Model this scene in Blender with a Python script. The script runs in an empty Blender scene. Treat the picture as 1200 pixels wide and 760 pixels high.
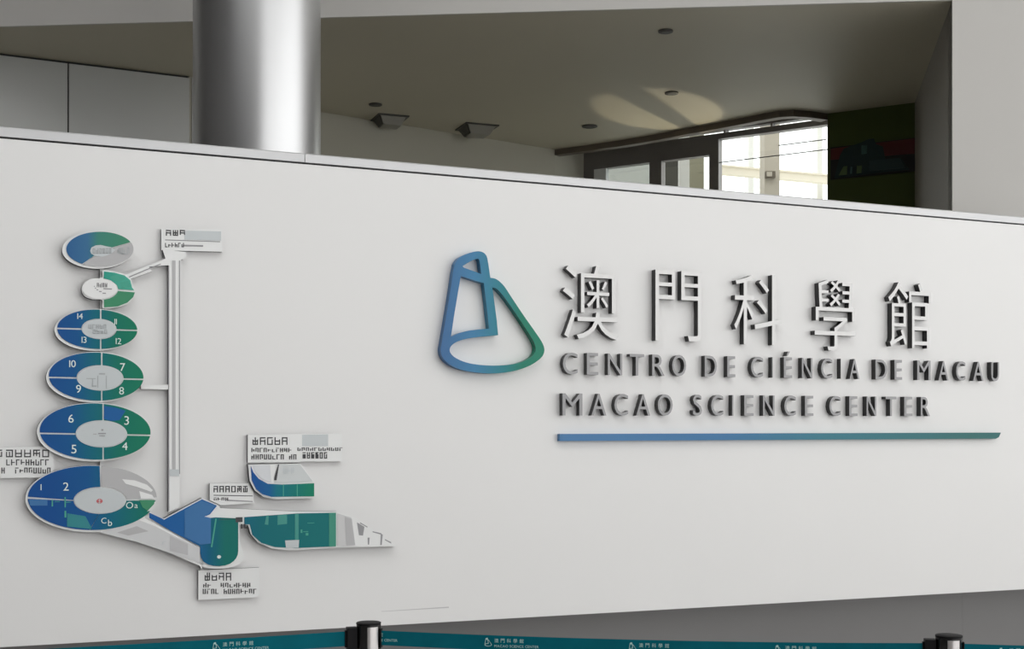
import bpy, math, random
from mathutils import Vector, Matrix
random.seed(7)
S = bpy.context.scene
COL = S.collection

# ------------------------------------------------------------------ camera
F, CX, HY = 1500.0, 600.0, 500.0            # focal length in px, centre column, horizon row (1200x760 frame)
EYE = Vector((0, 0, 1.6))
cd = bpy.data.cameras.new('camera'); cam = bpy.data.objects.new('camera', cd); COL.objects.link(cam)
cam.location = EYE; cam.rotation_euler = (math.pi / 2, 0, 0)
cd.sensor_width = 36; cd.lens = 36 * F / 1200; cd.shift_y = (HY - 380) / 1200; cd.clip_end = 200
S.camera = cam
# ------------------------------------------------------------------ sky, exposure
W = bpy.data.worlds.new('overcast_sky'); S.world = W; W.use_nodes = True
bg = W.node_tree.nodes['Background']; bg.inputs[0].default_value = (0.99, 0.987, 0.982, 1); bg.inputs[1].default_value = 2.42
S.view_settings.view_transform = 'Standard'; S.view_settings.look = 'None'
S.view_settings.gamma = 1; S.view_settings.use_curve_mapping = False
S.view_settings.exposure = 0.0

# ------------------------------------------------------------------ materials
def mat(name, col, rough=0.5, metal=0.0, noise=0.0, scale=8.0, bump=0.0, bscale=200.0, spec=0.5):
    m = bpy.data.materials.new(name); m.use_nodes = True; nt = m.node_tree; p = nt.nodes['Principled BSDF']
    p.inputs['Base Color'].default_value = (*col, 1); p.inputs['Roughness'].default_value = rough
    p.inputs['Metallic'].default_value = metal; p.inputs['Specular IOR Level'].default_value = spec
    if noise or bump:
        tc = nt.nodes.new('ShaderNodeTexCoord')
    if noise:
        n = nt.nodes.new('ShaderNodeTexNoise'); n.inputs['Scale'].default_value = scale; n.inputs['Detail'].default_value = 4
        r = nt.nodes.new('ShaderNodeValToRGB')
        r.color_ramp.elements[0].position = 0.3; r.color_ramp.elements[1].position = 0.7
        r.color_ramp.elements[0].color = (*[c * (1 - noise) for c in col], 1)
        r.color_ramp.elements[1].color = (*[min(1, c * (1 + noise)) for c in col], 1)
        nt.links.new(tc.outputs['Object'], n.inputs['Vector']); nt.links.new(n.outputs['Fac'], r.inputs[0])
        nt.links.new(r.outputs[0], p.inputs['Base Color'])
    if bump:
        n2 = nt.nodes.new('ShaderNodeTexNoise'); n2.inputs['Scale'].default_value = bscale
        b = nt.nodes.new('ShaderNodeBump'); b.inputs['Strength'].default_value = bump; b.inputs['Distance'].default_value = 0.002
        nt.links.new(tc.outputs['Object'], n2.inputs['Vector']); nt.links.new(n2.outputs['Fac'], b.inputs['Height'])
        nt.links.new(b.outputs[0], p.inputs['Normal'])
    return m

def grad(name, stops, half, rough=0.5, off=0.0):
    """a printed colour gradient running along the piece, left to right"""
    m = bpy.data.materials.new(name); m.use_nodes = True; nt = m.node_tree; p = nt.nodes['Principled BSDF']
    tc = nt.nodes.new('ShaderNodeTexCoord'); sx = nt.nodes.new('ShaderNodeSeparateXYZ')
    mr = nt.nodes.new('ShaderNodeMapRange'); mr.inputs[1].default_value = off - half; mr.inputs[2].default_value = off + half
    r = nt.nodes.new('ShaderNodeValToRGB'); cr = r.color_ramp
    while len(cr.elements) < len(stops): cr.elements.new(0.5)
    for e, (pos, c) in zip(cr.elements, stops): e.position = pos; e.color = (*c, 1)
    nt.links.new(tc.outputs['Object'], sx.inputs[0]); nt.links.new(sx.outputs[0], mr.inputs[0])
    nt.links.new(mr.outputs[0], r.inputs[0]); nt.links.new(r.outputs[0], p.inputs['Base Color'])
    p.inputs['Roughness'].default_value = rough; p.inputs['Specular IOR Level'].default_value = .25
    return m

def glass(name, tint=(0.95, 0.97, 0.96), refl=0.08):
    m = bpy.data.materials.new(name); m.use_nodes = True; nt = m.node_tree; nt.nodes.clear()
    o = nt.nodes.new('ShaderNodeOutputMaterial'); t = nt.nodes.new('ShaderNodeBsdfTransparent'); g = nt.nodes.new('ShaderNodeBsdfGlossy')
    mx = nt.nodes.new('ShaderNodeMixShader'); t.inputs[0].default_value = (*tint, 1); g.inputs['Roughness'].default_value = 0.02
    mx.inputs[0].default_value = refl
    nt.links.new(t.outputs[0], mx.inputs[1]); nt.links.new(g.outputs[0], mx.inputs[2]); nt.links.new(mx.outputs[0], o.inputs[0])
    return m

def hexl(h):
    f = lambda c: c / 12.92 if c <= .04045 else ((c + .055) / 1.055) ** 2.4
    return tuple(f(int(h[i:i + 2], 16) / 255) for i in (0, 2, 4))

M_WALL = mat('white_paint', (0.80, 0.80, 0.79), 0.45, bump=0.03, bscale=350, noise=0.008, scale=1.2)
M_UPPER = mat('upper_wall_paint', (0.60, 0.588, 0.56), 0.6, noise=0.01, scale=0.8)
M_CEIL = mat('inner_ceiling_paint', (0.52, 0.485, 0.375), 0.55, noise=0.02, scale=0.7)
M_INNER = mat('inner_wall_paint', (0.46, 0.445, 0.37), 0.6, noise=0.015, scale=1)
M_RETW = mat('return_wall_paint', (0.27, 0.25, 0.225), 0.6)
M_GREEN = mat('dark_green_paint', (0.062, 0.088, 0.012), 0.6, noise=0.05, scale=3)
M_FLOOR = mat('polished_grey_stone', (0.36, 0.345, 0.34), 0.28, noise=0.05, scale=3)
M_PLINTH = mat('grey_plinth_panel', (0.215, 0.212, 0.21), 0.35, noise=0.02, scale=2)
M_COPING = mat('satin_aluminium', (0.60, 0.605, 0.61), 0.45, 0.3, noise=0.02, scale=5)
M_BLACK = mat('black_gap', (0.012, 0.012, 0.013), 0.6)
M_PANEL = mat('grey_glossy_panel', (0.52, 0.53, 0.51), 0.3)
M_COLUMN = mat('brushed_steel_cladding', (0.57, 0.575, 0.58), 0.35, 0.92, bump=0.02, bscale=120)
M_DARKFR = mat('dark_bronze_frame', (0.24, 0.225, 0.22), 0.4, 0.3)
M_TRIMB = mat('brown_curtain_box', (0.14, 0.115, 0.09), 0.5)
M_LIGHTFR = mat('light_grey_frame', (0.55, 0.56, 0.55), 0.4, 0.2)
M_GLASS = glass('clear_glass'); M_GLASSG = glass('tinted_glass', (0.72, 0.75, 0.74), 0.10)
M_HALLD = mat('hall_dark_panels', (0.045, 0.04, 0.036), 0.6, noise=0.05)
M_HALLC = mat('hall_ceiling', (0.30, 0.29, 0.28), 0.7)
M_RET = mat('black_letter_return', (0.014, 0.014, 0.015), 0.35)
M_FACEC = mat('pale_satin_letter_face', (0.66, 0.66, 0.65), 0.35, 0.15)
M_FACEL = mat('grey_satin_letter_face', (0.29, 0.29, 0.295), 0.4, 0.2)
M_PLATE = mat('white_acrylic_plate', (0.80, 0.81, 0.80), 0.3)
M_EDGE = mat('dark_plate_edge', (0.07, 0.07, 0.08), 0.4)
M_OVAL = mat('pale_grey_inlay', (0.55, 0.59, 0.60), 0.35)
M_GREYI = mat('mid_grey_inlay', (0.46, 0.46, 0.465), 0.35)
M_INK = mat('dark_print', (0.045, 0.045, 0.05), 0.5)
M_INKG = mat('grey_print', (0.30, 0.30, 0.31), 0.5)
M_SOFT = mat('soft_grey_print', (.40, .43, .44), .5)
M_NUM = mat('pale_print', (0.72, 0.82, 0.78), 0.4)
M_RED = mat('red_print', (0.55, 0.08, 0.09), 0.5)
M_BLUEI = mat('blue_inlay', hexl('2462a0'), 0.55, spec=.2)
M_LBLUE = mat('light_blue_inlay', hexl('4577aa'), 0.55, spec=.2)
M_TEALI = mat('teal_inlay', hexl('0a7078'), 0.55, spec=.2)
M_LTEAL = mat('light_teal_inlay', hexl('4fa892'), 0.55, spec=.2)
M_GRNI = mat('green_inlay', hexl('0d7a5c'), 0.55, spec=.2)
M_GRNS = mat('soft_green_inlay', hexl('46906c'), 0.55, spec=.2)
M_BELT = mat('teal_webbing', (0.003, 0.125, 0.165), 0.8, spec=.08, bump=0.2, bscale=900, noise=0.08, scale=14)
M_CHROME = mat('polished_black_chrome', (0.40, 0.385, 0.38), 0.12, 1.0)
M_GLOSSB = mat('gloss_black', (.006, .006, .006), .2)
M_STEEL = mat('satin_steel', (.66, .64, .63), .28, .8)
M_CLIP = mat('black_plastic', (0.006, 0.006, 0.007), 0.6, spec=0.2)
M_BELTP = mat('belt_print', (0.42, 0.66, 0.62), 0.6)
M_BEIGE = mat('beige_render', (0.58, 0.53, 0.45), 0.7, noise=0.03)
M_CREAM = mat('cream_render', (0.80, 0.74, 0.62), 0.7)
M_PALE = mat('pale_render', (0.78, 0.78, 0.75), 0.7)
M_OLIVE = mat('olive_render', (0.22, 0.21, 0.15), 0.7)
M_FIX = mat('fixture_grey', (0.30, 0.29, 0.25), 0.5)
M_FIXD = mat('fixture_dark', (0.05, 0.048, 0.04), 0.5)

# ------------------------------------------------------------------ helpers
class Frame:
    """a vertical plane in the place: origin, direction along it (u), up (v), outward normal (n)"""
    def __init__(s, p0, u):
        s.p0 = Vector((p0[0], p0[1], 0)); s.U = Vector((u[0], u[1], 0)).normalized()
        s.Z = Vector((0, 0, 1)); s.N = s.U.cross(s.Z)
    def uv(s, px, py, n=0.0):
        d = Vector(((px - CX) / F, 1, (HY - py) / F))
        t = (n - (EYE - s.p0).dot(s.N)) / d.dot(s.N); P = EYE + d * t
        return ((P - s.p0).dot(s.U), P.z)
    def pt(s, u, v, n=0.0): return s.p0 + s.U * u + s.Z * v + s.N * n
    def mw(s, u=0, v=0, n=0):
        m = Matrix((s.U, s.Z, s.N)).transposed().to_4x4(); m.translation = s.pt(u, v, n); return m

def linked(name, me, m=None, parent=None, mw=None):
    o = bpy.data.objects.new(name, me); COL.objects.link(o)
    if m is not None and me is not None: me.materials.append(m)
    if parent is not None: o.parent = parent
    elif mw is not None: o.matrix_world = mw
    return o
def empty(name, mw): 
    o = linked(name, None, mw=mw); o.empty_display_size = .05; return o
def tag(o, label=None, cat=None, group=None, kind=None):
    if label: o['label'] = label
    if cat: o['category'] = cat
    if group: o['group'] = group
    if kind: o['kind'] = kind
    return o
def mesh(verts, faces):
    me = bpy.data.meshes.new('mesh'); me.from_pydata([tuple(v) for v in verts], [], faces); me.update(); return me
def merge(ms):
    V, Fc = [], []
    for v, f in ms:
        b = len(V); V += list(v); Fc += [tuple(i + b for i in q) for q in f]
    return V, Fc
def box(x0, x1, y0, y1, z0, z1):
    v = [(x, y, z) for z in (z0, z1) for y in (y0, y1) for x in (x0, x1)]
    return v, [(0, 2, 3, 1), (4, 5, 7, 6), (0, 1, 5, 4), (2, 6, 7, 3), (0, 4, 6, 2), (1, 3, 7, 5)]
def prism(poly, z0, z1):
    a = sum(poly[i][0] * poly[(i + 1) % len(poly)][1] - poly[(i + 1) % len(poly)][0] * poly[i][1] for i in range(len(poly)))
    if a < 0: poly = poly[::-1]
    n = len(poly); v = [(p[0], p[1], z0) for p in poly] + [(p[0], p[1], z1) for p in poly]
    return v, [tuple(range(n - 1, -1, -1)), tuple(range(n, 2 * n))] + [(i, (i + 1) % n, n + (i + 1) % n, n + i) for i in range(n)]
def revolve(prof, seg=40, cx=0, cy=0):
    v, f = [], []
    for r, z in prof:
        for k in range(seg):
            a = 2 * math.pi * k / seg; v.append((cx + r * math.cos(a), cy + r * math.sin(a), z))
    for i in range(len(prof) - 1):
        for k in range(seg):
            k2 = (k + 1) % seg; f.append((i * seg + k, i * seg + k2, (i + 1) * seg + k2, (i + 1) * seg + k))
    f.append(tuple(range(seg - 1, -1, -1))); f.append(tuple(range((len(prof) - 1) * seg, len(prof) * seg)))
    return v, f
def smooth_by(me, ang=40):
    me.shade_smooth()
    try: me.set_sharp_from_angle(angle=math.radians(ang))
    except Exception: pass
    return me

def flat_mesh(loops, z0, z1):
    """outlines (first outer, others holes) -> solid slab between z0 and z1 (verts, faces)"""
    c = bpy.data.curves.new('c', 'CURVE'); c.dimensions = '2D'; c.fill_mode = 'BOTH'; c.extrude = 0.5
    for lp in loops:
        sp = c.splines.new('POLY'); sp.points.add(len(lp) - 1)
        for p, q in zip(sp.points, lp): p.co = (q[0], q[1], 0, 1)
        sp.use_cyclic_u = True
    o = bpy.data.objects.new('c', c); me = bpy.data.meshes.new_from_object(o)
    v = [(p.co.x, p.co.y, z0 + (p.co.z + .5) * (z1 - z0)) for p in me.vertices]; f = [tuple(p.vertices) for p in me.polygons]
    bpy.data.objects.remove(o); bpy.data.curves.remove(c); bpy.data.meshes.remove(me)
    return v, f

_gl = {}
def glyph(ch, offset=0.0):
    """outline of a character as a unit-depth solid, scaled to a 0..1 box"""
    k = (ch, offset)
    if k not in _gl:
        c = bpy.data.curves.new('t', 'FONT'); c.body = ch; c.extrude = 0.5; c.offset = offset; c.resolution_u = 4
        o = bpy.data.objects.new('t', c); COL.objects.link(o); bpy.context.view_layer.update()
        me = bpy.data.meshes.new_from_object(o.evaluated_get(bpy.context.evaluated_depsgraph_get()))
        V = [tuple(p.co) for p in me.vertices]; Fc = [tuple(p.vertices) for p in me.polygons]
        bpy.data.objects.remove(o); bpy.data.curves.remove(c); bpy.data.meshes.remove(me)
        x0 = min(p[0] for p in V); x1 = max(p[0] for p in V); y0 = min(p[1] for p in V); y1 = max(p[1] for p in V)
        _gl[k] = ([((p[0] - x0) / max(x1 - x0, 1e-5), (p[1] - y0) / max(y1 - y0, 1e-5), p[2] + .5) for p in V], Fc, x1 - x0, y1 - y0)
    return _gl[k]
def glyph_at(ch, u0, u1, v0, v1, z0, z1, offset=0.0):
    V, Fc, _, _ = glyph(ch, offset)
    return [(u0 + p[0] * (u1 - u0), v0 + p[1] * (v1 - v0), z0 + p[2] * (z1 - z0)) for p in V], Fc
def text_at(s, u, v, h, z0, z1, gap=0.12, offset=0.0, wide=1.0):
    """a short line of print starting at u, baseline v, capital height h"""
    ms = []; x = u; cap = glyph('H', offset)[3]
    for ch in s:
        if ch == ' ': x += .45 * h; continue
        V, Fc, w, hh = glyph(ch, offset); k = h / cap
        if ord(ch) > 0x2000: k = h / hh
        ms.append(([(x + p[0] * w * k * wide, v + p[1] * hh * k, z0 + p[2] * (z1 - z0)) for p in V], Fc)); x += w * k * wide + gap * h
    return merge(ms)
def catmull(pts, n=5, closed=True):
    out = []; N = len(pts)
    for i in range(N if closed else N - 1):
        p0, p1, p2, p3 = (pts[(i + k) % N] if closed else pts[min(max(i + k, 0), N - 1)] for k in (-1, 0, 1, 2))
        for j in range(n):
            t = j / n
            out.append(tuple(.5 * ((2 * p1[a]) + (-p0[a] + p2[a]) * t + (2 * p0[a] - 5 * p1[a] + 4 * p2[a] - p3[a]) * t * t + (-p0[a] + 3 * p1[a] - 3 * p2[a] + p3[a]) * t ** 3) for a in (0, 1)))
    return out
def crop(scale, ox, oy): return lambda pts: [(ox + x / scale, oy + y / scale) for x, y in pts]

# ------------------------------------------------------------------ the planes of the place
UW = (2.2533, 1.0)
WALL = Frame((0, 6.7607), UW)                        # the sign wall
ZC = 4.533                                           # ceiling of the upper level
def on_ceil(px, py):
    d = (ZC - 1.6) * F / (HY - py); return ((px - CX) / F * d, d)
def line_hit(px, a, b):
    """where the sight line through a column of the picture meets a plan line"""
    k = (px - CX) / F; dx, dy = b[0] - a[0], b[1] - a[1]
    t = (k * a[1] - a[0]) / (dx - k * dy); return (a[0] + dx * t, a[1] + dy * t)
ZU = 2.0                                             # floor of the upper level
LA, LB = on_ceil(0, 31), on_ceil(1116, 0)            # line of the upper wall
def lint(x): t = (x - LA[0]) / (LB[0] - LA[0]); return (x, LA[1] + (LB[1] - LA[1]) * t)
LDIR = (Vector(LB) - Vector(LA)).normalized(); LN = Vector((-LDIR.y, LDIR.x))   # pointing away from the hall
def back(p, d): return (p[0] + LN.x * d, p[1] + LN.y * d)

# ------------------------------------------------------------------ hall shell
struct = lambda name, vf, m, parent=None: tag(linked(name, mesh(*vf), m, parent), kind='structure')
struct('floor', box(-8.2, 10.2, -9.2, 12, -0.2, 0), M_FLOOR)
struct('wall_left', box(-8.3, -8.0, -9.2, 14, 0, 9), M_HALLD)
struct('wall_rear', box(-8.0, 4.5, -9.3, -9.0, 0, 9), M_HALLD)
hc = tag(empty('ceiling', Matrix.Translation((0, 0, 9))), kind='structure')     # hall ceiling round an added skylight opening
SKX0, SKX1, SKY0, SKY1 = -5.5, 5.0, -3.0, 4.2
for q in ((-8.3, 10.3, SKY1, 9.6), (-8.3, 10.3, -9.3, SKY0), (-8.3, SKX0, SKY0, SKY1), (SKX1, 10.3, SKY0, SKY1)):
    linked('ceiling_field', mesh(*box(*q, 0, .25)), M_HALLC, hc)
g = tag(empty('added_skylight', Matrix.Translation((0, 0, 9.1))), kind='structure')  # unseen skylight, added to even out the light on the sign wall
for i in range(7): linked('rafter', mesh(*box(SKX0 + 1.75 * i - .04, SKX0 + 1.75 * i + .04, SKY0, SKY1, -.1, .1)), M_LIGHTFR, g)
for i in range(5): linked('purlin', mesh(*box(SKX0, SKX1, SKY0 + 1.8 * i - .03, SKY0 + 1.8 * i + .03, .02, .08)), M_LIGHTFR, g)
# glazed fronts of the hall: right side and right half of the rear
g = tag(empty('window_2', Matrix.Translation((10, 0, 0))), kind='structure')
for y in [-9 + 1.8 * i for i in range(10)]:
    linked('mullion', mesh(*box(-.05, .05, y - .04, y + .04, 0, 9)), M_LIGHTFR, g)
for z in (.04, 3, 6, 8.9): linked('rail', mesh(*box(-.04, .04, -9, 7.2, z - .04, z + .04)), M_LIGHTFR, g)
g = tag(empty('window_3', Matrix.Translation((0, -9, 0))), kind='structure')
for x in [4.55 + 1.8 * i for i in range(4)]:
    linked('mullion', mesh(*box(x - .04, x + .04, -.05, .05, 0, 9)), M_LIGHTFR, g)
for z in (.04, 3, 6, 8.9): linked('rail', mesh(*box(4.5, 10, -.04, .04, z - .04, z + .04)), M_LIGHTFR, g)

# ------------------------------------------------------------------ the sign wall, its coping and plinth
UL, UR = -8.6, WALL.uv(1352, 500)[0]
zb = lambda u: (lambda a, b: a[1] + (b[1] - a[1]) * (u - a[0]) / (b[0] - a[0]))(WALL.uv(370, 737), WALL.uv(1200, 690))
z_top, z_gap, z_cap = WALL.uv(0, 162)[1], WALL.uv(0, 159.6)[1], WALL.uv(0, 148)[1]
I4 = WALL.mw()
V, Fc = flat_mesh([[(UL, zb(UL)), (UR, zb(UR)), (UR, z_top), (UL, z_top)]], -0.35, 0.0)
wall = tag(linked('wall_front', mesh(V, Fc), M_WALL, mw=I4), kind='structure')
linked('shadow_gap', mesh(*box(UL, UR, z_top, z_gap, -.30, -.012)), M_BLACK, wall)
a, b = WALL.uv(447, 716.3, .0006), WALL.uv(526, 711.8, .0006)
linked('hairline_seam', mesh([(a[0], a[1], .0006), (b[0], b[1], .0006), (b[0], b[1] + .006, .0006), (a[0], a[1] + .002, .0006)], [(0, 1, 2, 3)]), mat('faint_seam', (.55, .55, .55), .6), wall)
cop = tag(empty('trim_1', I4), kind='structure')
uj = WALL.uv(357, 180)[0]
for x0, x1 in ((UL, uj - 3.6), (uj - 3.597, uj - .0015), (uj + .0015, UR)):
    n0, n1, e = -.36, .004, .006
    V = [(x, v, n) for x in (x0, x1) for v, n in ((z_gap, n0), (z_gap, n1), (z_cap - e, n1), (z_cap, n1 - e), (z_cap, n0 + e), (z_cap - e, n0))]
    linked('coping_length', mesh(V, [tuple(range(5, -1, -1)), tuple(range(6, 12))] + [(i, (i + 1) % 6, 6 + (i + 1) % 6, 6 + i) for i in range(6)]), M_COPING, cop)
pl = tag(empty('baseboard_front', I4), kind='structure')
up = WALL.uv(1128, 710, -.36)[0]
for x0, x1 in ((UL, up - .0006), (up + .0006, UR - .12)):
    linked('plinth_panel', mesh(*box(x0, x1, 0.0, .85, -.5, -.36)), M_PLINTH, pl)

# ------------------------------------------------------------------ upper level shell
def wp(u, n): p = WALL.pt(u, 0, n); return (p.x, p.y)
PA, PB = on_ceil(0, 62), on_ceil(222, 89)
BK0, BK1 = on_ceil(375, 131), on_ceil(650, 175)
WA, WB = ((684 - CX) / F * 14.0, 14.0), ((970 - CX) / F * 12.5, 12.5)
curve = [on_ceil(*p) for p in ((690, 169.5), (730, 163.8), (770, 157), (800, 151), (830, 145.6), (860, 140), (890, 133.8), (913, 129.6), (930, 128.6), (950, 130), (970, 133))]
G0, G1 = on_ceil(970, 133), on_ceil(1072, 120)
PL = line_hit(-185, PA, PB); XL = PL[0]
def away(p, k=1.014): return (p[0] * k, p[1] * k)
floor_poly = [wp(-8.2, -.5), wp(UR - .1, -.5), back(lint(3.9), .05), (4.6, 12), (4.6, 15), (-6.5, 15), (-8, 10)]
struct('floor_upper', prism(floor_poly, ZU - .2, ZU), M_FLOOR)
# upper wall: band above the opening, the pier right of it, the pier left of it
uw = tag(empty('wall_upper', Matrix.Identity(4)), kind='structure')
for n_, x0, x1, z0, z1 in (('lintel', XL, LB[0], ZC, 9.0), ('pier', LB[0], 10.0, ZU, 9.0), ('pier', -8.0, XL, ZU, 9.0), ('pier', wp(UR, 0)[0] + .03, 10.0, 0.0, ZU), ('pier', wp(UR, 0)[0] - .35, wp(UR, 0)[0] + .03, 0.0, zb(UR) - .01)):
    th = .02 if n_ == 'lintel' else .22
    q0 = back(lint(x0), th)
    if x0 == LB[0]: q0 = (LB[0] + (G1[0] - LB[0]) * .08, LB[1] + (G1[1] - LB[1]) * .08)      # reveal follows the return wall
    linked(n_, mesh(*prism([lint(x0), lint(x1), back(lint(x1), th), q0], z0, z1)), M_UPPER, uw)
ceil_poly = [back(lint(XL), .02), back(lint(LB[0]), .02), (LB[0] + .14, LB[1] + .1), (G1[0] + .14, G1[1]), (G1[0] + .1, G1[1] + .06)] + [G0] + curve[::-1][1:] + [away(BK1), away(BK0), away(PB), (PL[0] - .3, PL[1] + .1), (XL - .3, back(lint(XL), .02)[1])]
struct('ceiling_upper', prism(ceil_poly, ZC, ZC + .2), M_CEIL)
def wall_seg(name, a, b, z0, z1, th, m, side=1, parent=None):
    d = (Vector(b) - Vector(a)).normalized(); n = Vector((-d.y, d.x)) * th * side
    vf = prism([a, b, (b[0] + n.x, b[1] + n.y), (a[0] + n.x, a[1] + n.y)], z0, z1)
    return struct(name, vf, m) if parent is None else linked(name, mesh(*vf), m, parent)
RW0 = (LB[0] + (G1[0] - LB[0]) * .01, LB[1] + (G1[1] - LB[1]) * .01)
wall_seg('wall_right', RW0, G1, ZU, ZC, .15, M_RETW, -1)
wall_seg('wall_green', G0, (G1[0] + .1, G1[1] - .06), ZU, 4.95, .12, M_GREEN, 1)
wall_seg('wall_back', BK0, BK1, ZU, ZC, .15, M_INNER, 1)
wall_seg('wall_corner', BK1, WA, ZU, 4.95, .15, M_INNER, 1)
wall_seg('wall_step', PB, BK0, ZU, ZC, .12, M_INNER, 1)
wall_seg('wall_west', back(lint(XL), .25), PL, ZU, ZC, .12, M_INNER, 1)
# panelled partition at the left
PN = Frame(PA, (PB[0] - PA[0], PB[1] - PA[1]))
uE = PN.uv(226.5, 120)[0]; uA = (Vector(PL) - Vector(PA)).dot(Vector(PN.U.xy))
part_ = tag(linked('wall_partition', mesh(*box(uA, uE, ZU, ZC, -.12, -.015)), M_BLACK, mw=PN.mw()), kind='structure')
u80 = PN.uv(80, 120)[0]; u222 = PN.uv(222, 120)[0]
for x0, x1 in ((uA, u80 - 1.22), (u80 - 1.21, u80 - .006), (u80 + .006, u222)):
    linked('panel', mesh(*box(x0, x1, ZU + .02, ZC - .018, -.015, 0.0)), M_PANEL, part_)
linked('edge_strip', mesh(*box(u222 + .022, uE, ZU + .02, ZC - .01, -.015, .002)), M_LIGHTFR, part_)
# curtain box strip along the curved ceiling edge
off = []
cv = [BK1] + curve
for i, p in enumerate(cv):
    q0, q1 = Vector(cv[max(i - 1, 0)]), Vector(cv[min(i + 1, len(cv) - 1)]); d = (q1 - q0).normalized()
    off.append((p[0] - d.y * .09, p[1] + d.x * .09))
V = []
for p, q in zip(cv, off): V += [(p[0], p[1], ZC - .06), (p[0], p[1], ZC - .001), (q[0], q[1], ZC - .001), (q[0], q[1], ZC - .06)]
Fc = [(i * 4 + k, i * 4 + (k + 1) % 4, i * 4 + 4 + (k + 1) % 4, i * 4 + 4 + k) for i in range(len(cv) - 1) for k in range(4)]
Fc += [(0, 3, 2, 1), tuple(len(V) - 4 + k for k in range(4))]
tag(linked('trim_2', mesh(V, Fc), M_TRIMB), kind='structure')
struct('ceiling_pocket', prism([BK1, (WA[0] - .3, WA[1] + .12), (WB[0] + .12, WB[1] + .1), G0] + curve[::-1][1:], 4.95, 5.05), M_DARKFR)
V = []
for p in cv: V += [(p[0], p[1], ZC + .2), (p[0], p[1], 4.95)]
struct('trim_3', (V, [(2 * i, 2 * i + 2, 2 * i + 3, 2 * i + 1) for i in range(len(cv) - 1)]), M_DARKFR)

# ------------------------------------------------------------------ the window of the upper level
WN = Frame(WA, (WB[0] - WA[0], WB[1] - WA[1]))
win = tag(empty('window_1', WN.mw()), kind='structure')
ux = lambda px: WN.uv(px, 200)[0]
def wbar(name, p0, p1, z0, z1, m, d=.09, n0=-.09, parent=None): return linked(name, mesh(*box(ux(p0), ux(p1), z0, z1, n0, n0 + d)), m, parent or win)
wbar('jamb', 676, 696, ZU, 4.95, M_DARKFR)
wbar('mullion', 696, 710, ZU, 4.40, mat('white_frame', (.85, .86, .85), .4), .06, -.06)
wbar('mullion', 761, 775, ZU, 4.40, M_DARKFR)
wbar('mullion', 831, 842, ZU, 4.61, M_DARKFR)
wbar('jamb', 969.6, 975, ZU, 4.95, M_DARKFR)
wbar('head_rail', 696, 831, 4.40, 4.61, M_DARKFR)
wbar('head_rail', 842, 969.6, 4.552, 4.61, M_DARKFR)
wbar('top_rail', 696, 969.6, 4.64, 4.95, M_DARKFR)
for p in (848, 903): wbar('glazing_clip', p, p + 2, 4.61, 4.64, M_DARKFR)
wbar('sill', 696, 969.6, ZU, ZU + .06, M_DARKFR)
for p0, p1, z1, m in ((710, 761, 4.40, M_GLASSG), (775, 831, 4.40, M_GLASS), (842, 969.6, 4.552, M_GLASS)):
    wbar('pane', p0, p1, ZU + .06, z1, m, .01, -.05)
wbar('clerestory_pane', 696, 969.6, 4.61, 4.64, M_GLASS, .01, -.05)
for (xa, ya), (xb, yb) in (((842, 189.3), (969, 175)), ((911, 170), (967, 162.6))):
    z = (WN.uv(xa, ya)[1] + WN.uv(xb, yb)[1]) / 2
    wbar('glazing_wire', xa, xb, z - .004, z + .004, M_FIXD, .008, -.03)

# ------------------------------------------------------------------ outside the window
def pxd(px, d): return ((px - CX) / F * d, d)
struct('ground', prism([(WA[0] - 3, 15.0), WA, (WB[0] + .6, WB[1] - .3), (12, 11), (12, 26), (-6, 26)], ZU - .25, ZU - .02), M_PALE)
def post(name, p0, p1, d, m, label, top=6.5, cat='post'):
    a, b = pxd(p0, d), pxd(p1, d)
    o = linked(name, mesh(*merge([box(-(b[0] - a[0]) / 2, (b[0] - a[0]) / 2, -.14, .14, .12, top - ZU),
                                  box(-(b[0] - a[0]) / 2 - .03, (b[0] - a[0]) / 2 + .03, -.17, .17, 0, .12)])), m,
               mw=Matrix.Translation(((a[0] + b[0]) / 2, d, ZU - .02)))
    return tag(o, label, cat)
post('terrace_post', 893, 910.5, 14.6, M_BEIGE, 'beige post outside the brightest window pane')
post('terrace_post', 875, 881, 18.0, M_PALE, 'thin pale post far outside, left of the beige post')
post('terrace_post', 955, 961, 17.0, M_PALE, 'thin pale post far outside at the right end of the window')
post('terrace_post', 778, 793, 15.2, M_FIXD, 'dark post outside the narrow middle pane')
post('terrace_post', 793.5, 806, 15.6, M_PALE, 'pale grey post between the dark and the olive post outside')
post('terrace_post', 806.5, 823, 16.2, M_OLIVE, 'olive post outside the narrow middle pane')
a, b = pxd(700, 17.0), pxd(768, 17.0)
o = linked('screen_panel', mesh(*merge([box(a[0], b[0], 16.95, 17.05, 0, 5), box(a[0] - .04, b[0] + .04, 16.9, 17.1, 5, 5.08)])), M_PALE, mw=Matrix.Translation((0, 0, ZU - .02)))
tag(o, 'pale grey screen panel standing outside the left window pane', 'panel')
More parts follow.
